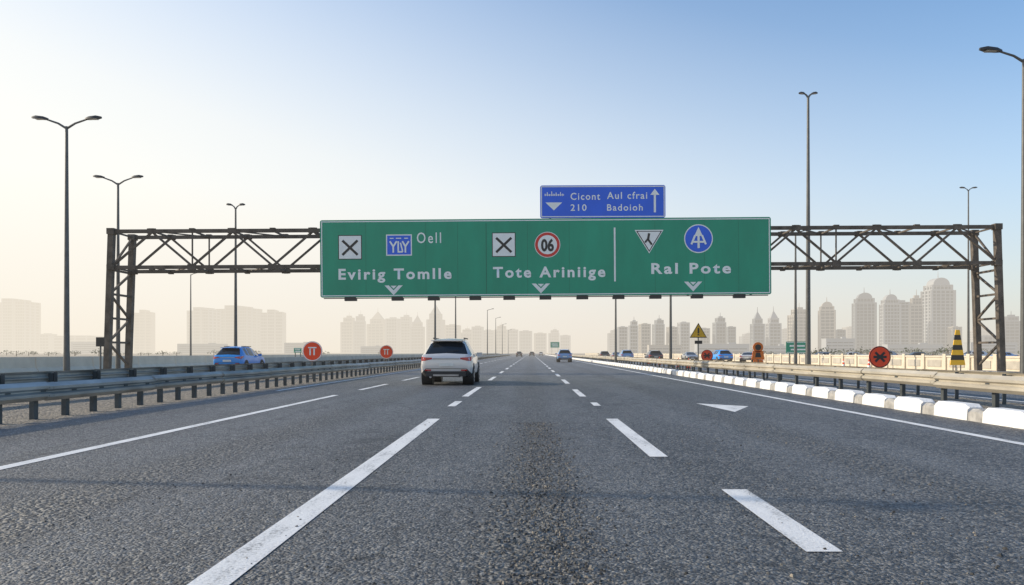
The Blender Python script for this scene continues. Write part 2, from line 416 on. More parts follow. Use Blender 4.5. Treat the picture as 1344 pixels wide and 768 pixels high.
# ---------------------------------------------------------------- gantry
def gantry():
    e = empty('sign_gantry', (0, 44, 0))
    XL, XR = -24.2, 26.9; D = 2.3
    zt = lambda x: 8.2 + (x-XL)/(XR-XL)*0.27
    zb = lambda x: 6.12 + (x-XL)/(XR-XL)*0.27
    t = MB(); NB = 22; bw = (XR-XL)/NB
    for yy in (0, D):
        t.beam((XL-.15, yy, zt(XL)), (XR+.15, yy, zt(XR)), .20, .20)
        t.beam((XL-.15, yy, zb(XL)), (XR+.15, yy, zb(XR)), .20, .20)
        for i in range(NB):
            a, b = XL+i*bw, XL+(i+1)*bw
            if i % 2 == 0: t.beam((a, yy, zb(a)+.05), (b, yy, zt(b)-.05), .12, .11)
            else: t.beam((a, yy, zt(a)-.05), (b, yy, zb(b)+.05), .12, .11)
        for i in range(NB+1):
            a = XL+i*bw
            zz = zb(a) if i % 2 == 0 else zt(a)
            t.box((a, yy-.08 if yy == 0 else yy+.08, zz), (.5, .06, .30))
            t.box((a, yy, zt(a)+.12), (.30, .24, .07)); t.box((a, yy, zb(a)-.12), (.26, .24, .08))
            if i % 4 == 2: t.beam((a, yy, zb(a)), (a, yy, zt(a)), .07, .07)
    for i in range(NB+1):
        a = XL+i*bw
        t.beam((a, 0, zt(a)), (a, D, zt(a)), .09, .09); t.beam((a, 0, zb(a)), (a, D, zb(a)), .09, .09)
        if i < NB and i % 2:
            b = a+bw
            t.beam((a, 0, zt(a)), (b, D, zt(b)), .07, .07)
            t.beam((a, D, zb(a)), (b, 0, zb(b)), .07, .07)
    t.build('truss_beam', [M_RUST], e)
    for X, sgn in ((XL, -1), (XR, 1)):
        l = MB(); H = zt(X)+.1
        for yy in (0, D):
            l.beam((X+sgn*.28, yy, -.06), (X, yy, H), .32, .32)
            l.box((X+sgn*.28, yy, .02), (.75, .75, .18)); 
            l.box((X, yy, zt(X)), (.42, .42, .34)); l.box((X, yy, zb(X)), (.42, .42, .3))
        n = 4
        for i in range(n):
            z0, z1 = .4+i*(6.0-.4)/n, .4+(i+1)*(6.0-.4)/n
            x0, x1 = X+sgn*.28*(1-z0/H), X+sgn*.28*(1-z1/H)
            l.beam((x0, 0, z0), (x1, D, z1), .11, .11) if i % 2 else l.beam((x0, D, z0), (x1, 0, z1), .11, .11)
            l.beam((x1, 0, z1), (x1, D, z1), .12, .12)
        l.beam((X, 0, zb(X)), (X, D, zt(X)), .10, .10)
        l.build('tower_leg', [M_RUST], e)
        f = MB(); f.box((X+sgn*.28, D/2, -.02), (1.5, D+1.6, .28)); f.build('footing', [M_CONC], e)
    h = MB()
    for x in (-11, -7, -3, 1, 5, 9, 12.6):
        h.beam((x, -.27, 4.5), (x, -.27, 8.6), .12, .12)
        h.beam((x, -.27, zt(x)), (x, 0, zt(x)), .1, .1); h.beam((x, -.27, zb(x)), (x, 0, zb(x)), .1, .1)
    for x in (1.1, 3.0, 5.3, 7.0): h.beam((x, -.27, 7.6), (x, -.27, 10.5), .1, .1)
    h.build('sign_hangers', [M_RUST], e)
    return e
gantry()

U = 0.0432
def text(s, x, z, wd, h, y, m, parent, bold=0.02, sp=1.0):
    cu = bpy.data.curves.new('lettering', 'FONT'); cu.body = s; cu.size = 1.0; cu.offset = bold; cu.space_character = sp
    cu.resolution_u = 3
    to = bpy.data.objects.new('tmp', cu); COL.objects.link(to)
    bpy.context.view_layer.update()
    me = bpy.data.meshes.new_from_object(to.evaluated_get(bpy.context.evaluated_depsgraph_get()))
    bpy.data.objects.remove(to)
    x0 = min(v.co.x for v in me.vertices); x1 = max(v.co.x for v in me.vertices)
    sx = wd/(x1-x0); sz = h/0.70
    for v in me.vertices:
        v.co = Vector(((v.co.x-x0)*sx, 0, v.co.y*sz))
    me.materials.clear(); me.materials.append(m)
    o = bpy.data.objects.new('lettering', me); COL.objects.link(o); o.parent = parent; o.location = (x, y, z)
    return o
def border(b, w, h, t, inset, y, mi):
    a, c = w/2-inset, h/2-inset
    b.flat([(-a,c-t),(a,c-t),(a,c),(-a,c)], y, mi); b.flat([(-a,-c),(a,-c),(a,-c+t),(-a,-c+t)], y, mi)
    b.flat([(-a,-c+t),(-a+t,-c+t),(-a+t,c-t),(-a,c-t)], y, mi); b.flat([(a-t,-c+t),(a,-c+t),(a,c-t),(a-t,c-t)], y, mi)
def rrect(w, h, r, n=5):
    pts = []
    for cx, cz, a0 in ((w/2-r, h/2-r, 0), (-w/2+r, h/2-r, 90), (-w/2+r, -h/2+r, 180), (w/2-r, -h/2+r, 270)):
        for k in range(n+1):
            a = math.radians(a0+90*k/n); pts.append((cx+r*math.cos(a), cz+r*math.sin(a)))
    return pts

def main_sign():
    # layout units on the board: 594 x 102 units, 1 unit = U metres, origin at board centre
    W, H = 594*U, 102*U
    e = empty('overhead_road_sign', (0.83, 43.42, 6.63), (0, -0.0075, 0))
    b = MB(); yf = -.06
    b.prism(rrect(W, H, .12), yf, .02, 0)
    mats = [M_GREEN, M_WHITE, M_BLACK, M_BLUE, M_RED, M_SEAM]
    border(b, W, H, .055, .07, yf-.006, 1)
    P = lambda u, v: ((u-716)*U, (338.5-v)*U)
    def rect(u0, v0, u1, v1, y, mi):
        (a, c), (d, g) = P(u0, v1), P(u1, v0); b.flat([(a,c),(d,c),(d,g),(a,g)], y, mi)
    def poly(uv, y, mi): b.flat([P(*p) for p in uv], y, mi)
    def stroke(u0, v0, u1, v1, w, y, mi):
        dx, dy = u1-u0, v1-v0; L = math.hypot(dx, dy); nx, ny = -dy/L*w/2, dx/L*w/2
        poly([(u0+nx,v0+ny),(u1+nx,v1+ny),(u1-nx,v1-ny),(u0-nx,v0-ny)], y, mi)
    y1, y2, y3, y4 = yf-.006, yf-.012, yf-.018, yf-.024
    for (u, v) in ((458.5, 323.5), (661, 321.5)):
        rect(u-15.5, v-16, u+15.5, v+16, y1, 2); rect(u-14.5, v-15, u+14.5, v+15, y2, 1)
        stroke(u-10, v-9, u+10, v+10, 3.2, y3, 2); stroke(u-10, v+10, u+10, v-9, 3.2, y4, 2)
    rect(506, 307, 540, 335, y1, 1); rect(507.5, 308.5, 538.5, 333.5, y2, 3)
    rect(511, 311.5, 516, 312.7, y3, 1); rect(519, 311.5, 526, 312.7, y3, 1); rect(530, 311.5, 535, 312.7, y3, 1)
    # road-junction style glyph in three strokes
    stroke(511, 316, 515.5, 323, 2.2, y3, 1); stroke(520, 316, 515.5, 323, 2.2, y4, 1); stroke(515.5, 322, 515.5, 331, 2.2, y4-.003, 1)
    stroke(522, 316, 522, 331, 2.0, y3, 1); stroke(521.5, 330, 528, 330, 2.0, y4, 1); stroke(528, 330, 525, 318, 1.8, y4-.003, 1)
    stroke(527.5, 316, 531.5, 323, 2.2, y3-.001, 1); stroke(536, 316, 531.5, 323, 2.2, y4-.001, 1); stroke(531.5, 322, 531.5, 331, 2.2, y4-.004, 1)
    cx, cz = P(718.5, 322)
    b.disc(cx, cz, 17*U, y1, 1); b.disc(cx, cz, 16.2*U, y2, 4); b.disc(cx, cz, 12.6*U, y3, 1)
    x, zz = P(710, 330); text('06', x, zz, 17*U, 15*U, y4, M_BLACK, e, .04)
    rect(806, 300, 808.2, 371, y1, 1); rect(637.4, 293, 638.3, 386, y1, 5)
    for u in (479, 558, 600, 692, 747, 860, 925, 970): rect(u, 291.5, u+.4, 386.5, yf-.003, 5)
    poly([(833.5,303.5),(871.5,303.5),(852.5,334.5)], y1, 1); poly([(835.5,304.9),(869.5,304.9),(852.5,332.5)], y2, 2); poly([(837.5,305.9),(867.5,305.9),(852.5,330.3)], y3, 1)
    stroke(852.5, 308, 851, 316, 3, y4, 2); stroke(851, 316, 856, 323, 2.6, y4-.003, 2); stroke(851, 315, 847, 320, 2.4, y4-.006, 2)
    cx, cz = P(917.5, 315.5)
    b.disc(cx, cz, 19*U, y1, 1); b.disc(cx, cz, 17.6*U, y2, 3)
    poly([(917.5,300),(923,312),(912,312)], y3, 1); rect(916, 311, 919, 328, y4, 1)
    stroke(913, 311, 908, 323, 2.6, y4-.003, 1); stroke(922, 311, 927, 323, 2.6, y4-.006, 1); rect(909, 318.5, 926, 321, y4-.009, 1)
    for u, v in ((515.5, 374), (709.5, 373), (910, 372)):   # downward lane arrows
        poly([(u-12,v),(u-6.5,v),(u,v+6.5),(u,v+13)], y1, 1); poly([(u+12,v),(u+6.5,v),(u,v+6.5),(u,v+13)][::-1], y1, 1)
        poly([(u-4,v+.5),(u+4,v+.5),(u,v+4.5)], y1, 1)
    b.build('sign_board', mats, e)
    for s, u, v, wd, h in (('Evirig Tomlle', 443, 365.5, 149, 13.5), ('Oell', 546.5, 318.5, 32, 14), ('Tote Ariniige', 646.5, 364.5, 148, 13.5), ('Ral Pote', 855, 361, 105, 13.5)):
        x, zz = P(u, v); text(s, x, zz, wd*U, h*U, y1, M_WHITE, e, .03 if s != 'Oell' else .007, 1.28)
    l = MB()
    for u in (462, 523, 570, 624, 668, 715, 763, 810, 858, 912, 967):
        x = (u-716)*U; zb = -H/2
        l.beam((x, -.02, zb-.03), (x, -.62, zb-.17), .06, .06)
        l.box((x, -.6, zb-.16), (.66, .28, .16)); l.box((x, -.1, zb-.05), (.32, .2, .14))
        l.prism([(x-.36, zb-.10), (x+.36, zb-.10), (x+.28, zb-.02), (x-.28, zb-.02)], -.76, -.745)
    l.box((0, -.05, -H/2-.05), (W*.985, .07, .05))
    l.build('sign_lights', [M_HEAD], e)
    k = MB()
    for zz in (-1.8, -.6, .6, 1.8): k.box((0, .055, zz), (W*.99, .06, .08))
    k.build('back_frame', [M_BACK], e)
main_sign()

def blue_sign():
    W, H = 165*U, 43*U
    e = empty('direction_sign', (0.83+(791.3-716)*U, 43.4, 9.80), (0, -0.004, 0))
    b = MB(); yf = -.05
    b.prism(rrect(W, H, .12), yf, .04, 0)
    border(b, W, H, .05, .05, yf-.006, 1)
    P = lambda u, v: ((u-791.5)*U, (264.5-v)*U)
    b.flat([P(716, 265.5), P(738, 265.5), P(727, 276)][::-1], yf-.006, 1)
    b.flat([P(858.6, 279), P(861.4, 279), P(861.4, 254), P(858.6, 254)], yf-.006, 1)
    b.flat([P(854, 256), P(866, 256), P(860, 248)], yf-.012, 1)
    for k_ in range(9):   # small script line
        u = 715+k_*2.9; hgt = (3, 5, 2.5, 6, 3, 4.5, 2.5, 5, 3)[k_]
        b.flat([P(u, 257), P(u+1.1, 257), P(u+1.1, 257-hgt), P(u, 257-hgt)], yf-.006, 1)
        b.flat([P(u, 256.2), P(u+2.4, 256.2), P(u+2.4, 255.2), P(u, 255.2)], yf-.009, 1)
    b.build('sign_board', [M_BLUE, M_WHITE], e)
    for s, u, v, wd, h in (('Cicont', 749, 262, 39, 9), ('Aul cfrai', 797, 261, 53, 9), ('210', 749, 276.5, 21, 8.5), ('Badoioh', 797, 276.5, 47, 8.5)):
        x, zz = P(u, v); text(s, x, zz, wd*U, h*U, yf-.006, M_WHITE, e, .012, 1.2)
blue_sign()

# ---------------------------------------------------------------- street lamps
def street_lamp(x, y, h, arms, alen=1.4, name='street_lamp', r=0.11, rise=.22, base_z=-.06, hl=.62, rotz=0):
    b = MB()
    b.cyl((0,0,base_z), (0,0,1.2), r*1.35, r*1.2, 12); b.cyl((0,0,1.2), (0,0,h-rise), r*1.15, r*.55, 12)
    b.cyl((0,0,base_z), (0,0,base_z+.06), r*2.6, None, 12)
    for s in arms:
        p = [(0,0,h-rise-.1), (s*alen*.3,0,h-rise*.6), (s*alen*.72,0,h-.02)]
        b.cyl(p[0], p[1], r*.5, r*.42, 8); b.cyl(p[1], p[2], r*.42, r*.36, 8)
        x0 = s*alen*.66; zc = h
        sec = [(x0, .05, .035), (x0+s*hl*.25, .13, .08), (x0+s*hl*.7, .15, .085), (x0+s*hl, .05, .03)]
        vs = []
        for sx, hw, hh in sec:
            dz = abs(sx-x0)*.10
            vs += [(sx,-hw,zc+dz-.04), (sx,-hw*.6,zc+dz+hh), (sx,hw*.6,zc+dz+hh), (sx,hw,zc+dz-.04)]
        fs = [(k*4+j, k*4+(j+1)%4, k*4+4+(j+1)%4, k*4+4+j) for k in range(3) for j in range(4)] + [(0,1,2,3), (15,14,13,12)]
        b.add(vs, fs, 1)
        b.box((x0+s*hl*.5, 0, zc-.01), (hl*.5, .2, .03), 2)
    return b.build(name, [M_POLE, M_HEAD, M_LENS], None, (x, y, 0), (0, 0, rotz), smooth=40)
street_lamp(-21.45, 35.2, 12.0, (-1, 1), 1.3, hl=.75, rise=.35)
street_lamp(-25.2, 46.5, 11.9, (-1, 1), 1.25, hl=.7, rise=.35)
street_lamp(-21.4, 55.2, 11.9, (-1, 1), .35, hl=.45)
street_lamp(-46, 103, 12, (1,), 1.2)
street_lamp(17.72, 27.4, 12.05, (-1,), 1.2, hl=.8, r=.10, rise=.3)
street_lamp(20.0, 55, 19.9, (-1, 1), .35, hl=.45, r=.16, name='light_mast')
street_lamp(21.0, 60.5, 10.9, (1,), .9)
street_lamp(46.2, 80.5, 18.6, (-1, 1), .5, hl=.6, name='light_mast')
for x, y, h in ((-10.2, 81, 11), (-10.2, 103, 11), (-10.2, 178, 11.4), (-10.2, 220, 11.4), (-10.2, 270, 11.4), (9.0, 81, 11), (12.0, 65.5, 11), (-10.2, 340, 11.4)):
    street_lamp(x, y, h, (1,) if x < 0 else (-1,), 1.4)
street_lamp(-21.4, 9.5, 12.0, (-1, 1), 1.3, hl=.75, rise=.35)  # added lamp out of view, placed so its shadow streaks across the lanes

# ---------------------------------------------------------------- roadside signs
def round_sign(x, y, z, r, sym, m=M_ORANGE, blue=False):
    b = MB()
    b.cyl((0,.04,-.06), (0,.04,z+r*.6), .035, None, 10, 0)
    b.cyl((0,0,z), (0,.02,z), r, None, 36, 1)
    b.disc(0, z, r*.985, -.004, 2 if sym != 'x' else 3); b.disc(0, z, r*.90, -.008, 1)
    y1 = -.013
    mi = 3 if sym == 'x' else 2
    if sym == 'x':
        for a in (45, -45, 0):
            c, s = math.cos(math.radians(a)), math.sin(math.radians(a)); L, w = r*.6, r*.11
            b.flat([(c*L-s*w, z+s*L+c*w), (-c*L-s*w, z-s*L+c*w), (-c*L+s*w, z-s*L-c*w), (c*L+s*w, z+s*L-c*w)], y1, mi); y1 -= .003
    else:
        b.flat([(-r*.42,z+r*.30),(r*.42,z+r*.30),(r*.42,z+r*.42),(-r*.42,z+r*.42)], y1, mi)
        for dx in (-.22, .18): b.flat([(r*(dx-.07),z-r*.4),(r*(dx+.07),z-r*.4),(r*(dx+.07),z+r*.26),(r*(dx-.07),z+r*.26)], y1-.003, mi)
    mats = [M_POLE, m, M_WHITE, M_BLACK, M_BLUE]
    if blue:
        b.box((0, -.03, z-r-.14), (.62, .05, .26), 4); b.box((-.3, 0, .15), (.06, .5, .42), 0); b.box((.3, 0, .15), (.06, .5, .42), 0)
    b.box((0, .05, -.02), (.4, .4, .08), 0)
    return b.build('road_works_sign', mats, None, (x, y, 0))
round_sign(-10.1, 35.2, 1.27, .46, 't')
round_sign(-9.55, 50.3, 1.25, .45, 't')
round_sign(14.65, 32.0, 1.02, .46, 'x', blue=True)
round_sign(13.0, 56.3, .98, .44, 'x')
b = MB(); b.cyl((0,.04,-.06),(0,.04,2.9), .04, None, 10, 0)
b.prism([(-.58,2.2),(.58,2.2),(0,3.2)], 0, .02, 2); b.flat([(-.5,2.25),(.5,2.25),(0,3.1)], -.004, 1)
b.flat([(-.06,2.5),(.06,2.5),(.05,2.85),(-.05,2.85)], -.009, 2); b.flat([(-.05,2.36),(.05,2.36),(.05,2.45),(-.05,2.45)], -.009, 2)
b.box((0,-.02,1.9),(.5,.03,.22),2)
b.build('warning_sign', [M_POLE, M_YEL, M_BLACK], None, (11.2, 51, 0))
b = MB(); b.cyl((0,.05,-.06),(0,.05,1.3), .05, None, 8, 0)
b.cyl((0,0,1.55),(0,.05,1.55), .34, None, 20, 1)
b.prism([(-.42,.75),(.42,.75),(.34,1.32),(-.34,1.32)], 0, .05, 1)
b.prism([(-.36,.06),(-.10,.06),(-.02,.72),(-.30,.72)], 0, .05, 1); b.prism([(.12,.06),(.40,.06),(.30,.72),(.04,.72)], 0, .05, 1)
b.disc(0, 1.55, .2, -.005, 2, 20); b.flat([(-.2,.9),(.2,.9),(.14,1.2),(-.14,1.2)], -.005, 2)
b.box((0,.05,.0),(1.0,.5,.1),2)
b.build('road_works_marker', [M_POLE, M_ORANGE2, M_BLACK], None, (14.9, 50, 0))
b = MB(); hz0, hz1 = .55, 2.4
def obw(zv): return .40 - (zv-hz0)/(hz1-hz0)*.30
nb = 7
for k in range(nb):
    z0, z1 = hz0+(hz1-hz0)*k/nb, hz0+(hz1-hz0)*(k+1)/nb
    b.prism([(-obw(z0), z0), (obw(z0), z0), (obw(z1), z1), (-obw(z1), z1)], 0, .05, 1+(k % 2))
b.cyl((-.2,.09,-.06),(-.2,.09,1.4), .03, None, 8, 0); b.cyl((.2,.09,-.06),(.2,.09,1.4), .03, None, 8, 0)
b.build('hazard_marker', [M_POLE, M_YEL, M_BLACK], None, (22.4, 40, 0))
def cone(x, y):
    b = MB(); b.box((0,0,.02),(.42,.42,.05),1)
    for z0, z1, mi in ((.04,.3,0),(.3,.45,2),(.45,.58,0),(.58,.68,2),(.68,.8,0)):
        b.cyl((0,0,z0),(0,0,z1), .17-.15*z0/.8, .17-.15*z1/.8, 14, mi)
    b.build('traffic_cone', [M_ORANGE, M_BLACK, M_WHITE], None, (x, y, -.01))
for x, y in ((12.0,58),(12.0,62),(12.2,67),(12.3,73),(12.4,80),(15.6,53),(16.4,54),(20.4,46),(20.5,50)): cone(x, y)
def small_green(x, y, w, h, zc):
    b = MB(); b.prism([(-w/2,zc-h/2),(w/2,zc-h/2),(w/2,zc+h/2),(-w/2,zc+h/2)], 0, .04, 0)
    for (a, c, d, e2) in ((-w/2+.06, zc+h/2-.11, w/2-.06, zc+h/2-.06), (-w/2+.06, zc-h/2+.06, w/2-.06, zc-h/2+.11), (-w*.35, zc+h*.06, w*.3, zc+h*.2), (-w*.3, zc-h*.25, w*.36, zc-h*.12)):
        b.flat([(a,c),(d,c),(d,e2),(a,e2)], -.005, 1)
    for s in (-1, 1): b.cyl((s*w*.35,.09,-.06),(s*w*.35,.09,zc+h/2), .05, None, 8, 2)
    b.build('guide_sign', [M_GREEN, M_WHITE, M_POLE], None, (x, y, 0))
small_green(25.2, 72, 2.2, 1.1, 1.7)
small_green(9.1, 290, 3.4, 2.2, 4.2)
small_green(-24.5, 80, .8, .5, 1.45)
b = MB(); b.cyl((0,0,-.06),(0,0,1.9),.04,None,8,0); b.prism([(-.2,1.5),(.2,1.5),(.2,1.95),(-.2,1.95)], -.05,-.02,1)
b.build('marker_post', [M_POLE, M_HEAD], None, (-20.9, 37, 0))

# ---------------------------------------------------------------- cars
def car(x, y, yaw, body, L=4.55, W=1.86, H=1.70, name='car', sedan=False):
    e = empty(name, (x, y, 0), (0, 0, yaw))
    k = H/1.68
    if sedan:
        st = [(0.0,.42,.78,.82,.86,.68,'b'),(.08,.32,.88,.92,.98,.70,'b'),(.75,.26,.92,.95,1.02,.70,'g'),(1.35,.26,.93,.97,1.38,.60,'p'),(1.45,.26,.93,.97,1.42,.60,'w'),
              (2.2,.26,.93,.97,1.46,.60,'p'),(2.3,.26,.93,.97,1.46,.60,'w'),(2.85,.26,.93,.96,1.42,.59,'g'),(3.55,.26,.92,.93,.98,.68,'b'),(4.2,.28,.90,.80,.86,.66,'b'),(4.5,.32,.84,.70,.74,.62,'b'),(4.58,.42,.74,.62,.66,.55,'b')]
    else:
        st = [(0.0,.46,.76,.86,.90,.68,'b'),(.04,.36,.86,.98,1.03,.74,'b'),(.14,.30,.92,1.06,1.12,.76,'g'),(.56,.28,.93,1.10,1.55,.61,'b'),(.64,.28,.93,1.10,1.60,.62,'b'),(.90,.28,.93,1.09,1.64,.62,'w'),
              (1.35,.28,.93,1.07,1.67,.62,'p'),(1.45,.28,.93,1.07,1.68,.62,'w'),(2.3,.28,.93,1.04,1.67,.62,'p'),(2.4,.28,.93,1.04,1.66,.62,'w'),(2.85,.28,.93,1.03,1.58,.61,'g'),
              (3.5,.28,.92,1.02,1.06,.70,'b'),(4.15,.30,.90,.93,.97,.68,'b'),(4.45,.34,.85,.80,.84,.64,'b'),(4.55,.44,.76,.68,.72,.58,'b')]
    kw = W/1.86; kl = L/st[-1][0]
    b = MB(); vs = []
    for (yy, zb, hw, belt, roof, rh, t) in st:
        half = [(hw*.82, zb), (hw*.97, zb+.13), (hw, zb+(belt-zb)*.5), (hw*.95, belt), (rh, belt+(roof-belt)*.84), (rh*.84, roof-.01), (0, roof+.02)]
        ring = half + [(-px, pz) for px, pz in reversed(half[:-1])]
        vs += [(px*kw, yy*kl, pz*k) for px, pz in ring]
    n = 13; o = len(b.v); b.v += vs
    for i in range(len(st)-1):
        t = st[i][6]
        for j in range(n):
            jj = (j+1) % n
            mi = 0
            if j in (3, 8) and t == 'w': mi = 1
            if j in (4, 5, 6, 7) and t == 'g': mi = 1
            if j in (0, 11, 12): mi = 2
            b.f.append((o+i*n+j, o+i*n+jj, o+(i+1)*n+jj, o+(i+1)*n+j)); b.m.append(mi)
    b.f.append(tuple(o+j for j in reversed(range(n)))); b.m.append(0)
    q = o+(len(st)-1)*n; b.f.append(tuple(q+j for j in range(n))); b.m.append(0)
    b.build('body', [body, M_GLASS, M_TRIM], e, smooth=32)
    d = MB()
    wr = .345*k
    for wy in (.82*kl, 3.66*kl):
        for s in (-1, 1):
            xo = s*.93*kw
            d.cyl((s*.55*kw, wy, wr+.03), (xo+s*.004, wy, wr+.03), wr+.065, None, 24, 0)
            d.cyl((s*.70*kw, wy, wr), (xo+s*.012, wy, wr), wr, None, 24, 1)
            d.cyl((s*.8*kw, wy, wr), (xo+s*.018, wy, wr), wr*.68, None, 20, 2)
            for a in range(5):
                t = a*1.2566; c, s2 = math.cos(t)*wr*.42, math.sin(t)*wr*.42
                d.box((xo+s*.02, wy+c, wr+s2), (.012, .07, .07), 0)
    d.build('wheels', [M_TRIM, M_TYRE, M_RIM], e, smooth=40)
    p = MB(); zl = (.88 if sedan else .99)*k
    zlow = .72*k if sedan else .86*k
    for s in (-1, 1):
        p.add([(s*.50*kw,-.012,zl-.06),(s*.74*kw,-.012,zl-.12),(s*.89*kw,.07,zl-.13),(s*.925*kw,.36,zl-.03),(s*.50*kw,.0,zl-.01),(s*.74*kw,.0,zl+.00),(s*.885*kw,.09,zl+.03),(s*.91*kw,.36,zl+.05)],
              [(0,1,5,4),(1,2,6,5),(2,3,7,6),(4,5,6,7)] if s > 0 else [(4,5,1,0),(5,6,2,1),(6,7,3,2),(7,6,5,4)], 0)
        p.box((s*.64*kw, -.02, .54*k), (.22, .03, .05), 0)
        p.box((s*.62*kw, L-.10, (.66 if sedan else .74)*k), (.34, .18, .11), 3)
        p.box((s*1.0*kw, 3.05*kl, (.98 if sedan else 1.10)*k), (.22, .12, .14), 4)
    p.box((0, -.03, .41*k), (1.40*kw, .12, .18*k), 1); p.box((0, -.045, .36*k), (.9*kw, .1, .06*k), 5)
    p.box((0, L-.03, .42*k), (1.40*kw, .12, .22*k), 1); p.box((0, L+.0, .6*k), (.8*kw, .05, .14), 1)
    p.box((0, -.02, zlow-.13), (.52, .03, .12), 2)
    p.box((0, -.012, zl-.045), (.94*kw, .03, .03), 5)
    p.box((0, -.012, .60*k), (1.45*kw, .02, .012), 1)
    p.box((0, L+.02, .42*k), (.5, .03, .12), 2)
    if not sedan:
        p.box((0, .53*kl, 1.595*k), (1.16*kw, .26, .035), 4)
        p.beam((-.05, .175*kl, 1.16*k), (.42, .24*kl, 1.24*k), .02, .02, 1)
        for s in (-1, 1): p.beam((s*.56*kw, .95*kl, 1.69*k), (s*.56*kw, 2.6*kl, 1.69*k), .04, .04, 1)
    for s in (-1, 1): p.cyl((s*.55*kw, -.09, .30*k), (s*.55*kw, .1, .30*k), .04, None, 10, 5)
    p.build('trim', [M_TAIL, M_TRIM, M_PLATE, M_HEADL, body, M_RIM], e)
    return e
C_MAIN = mat('car_paint_pearl_white', (0.66, 0.64, 0.62), 0.3, 0.2, 0.03, coat=0.8)
C_WHITE = mat('car_paint_white', (0.62, 0.61, 0.60), 0.3, 0.25, 0.03, coat=0.8)
C_BLUE = mat('car_paint_blue', (0.005, 0.27, 0.78), 0.4, 0.0, 0.04, coat=0.4)
C_BLUE2 = mat('car_paint_light_blue', (0.14, 0.32, 0.60), 0.3, 0.2, 0.04, coat=0.6)
C_BLACK = mat('car_paint_black', (0.015, 0.016, 0.02), 0.3, 0.2, 0.04, coat=0.8)
C_SILV = mat('car_paint_silver', (0.4, 0.41, 0.42), 0.3, 0.5, 0.04, coat=0.6)
car(-3.12, 28.0, 0, C_MAIN, 4.4, 1.92, 1.74)
car(-19.15, 48.0, 0, C_BLUE, 4.5, 1.86, 1.60)
car(4.25, 96, 0, C_BLUE2, 4.4, 1.86, 1.62)
car(16.6, 101, 0, C_BLACK, 4.5, 1.95, 1.5)
car(13.8, 109, 0, C_BLUE2, 4.5, 1.86, 1.6)
car(13.6, 140, 0, C_BLACK, 4.5, 1.86, 1.5)
car(14.2, 125, 0, C_SILV, 4.5, 1.86, 1.5, sedan=True)
car(24.6, 96, .1, C_BLUE, 4.5, 1.9, 1.55)
car(28.0, 99, -.4, C_WHITE, 4.5, 1.9, 1.5, sedan=True)
car(24.5, 120, math.pi, C_SILV, 4.5, 1.9, 1.5, sedan=True)
car(-3.6, 230, 0, C_BLACK, 4.5, 1.86, 1.6)
car(.3, 270, 0, C_BLACK, 4.5, 1.9, 1.6)
car(4.3, 330, 0, C_WHITE, 4.5, 1.9, 1.6)
car(-15.2, 150, math.pi, C_SILV, 4.5, 1.9, 1.5, sedan=True)
for i, (xx, yy) in enumerate(((52, 118), (58, 121), (64, 122), (71, 119), (78, 123), (84, 120), (46, 116))):
    car(xx, yy, 1.4+.1*i, (C_WHITE, C_SILV, C_BLACK, C_WHITE, C_BLUE2, C_WHITE, C_SILV)[i], 4.5, 1.9, 1.5, sedan=(i % 2 == 0))

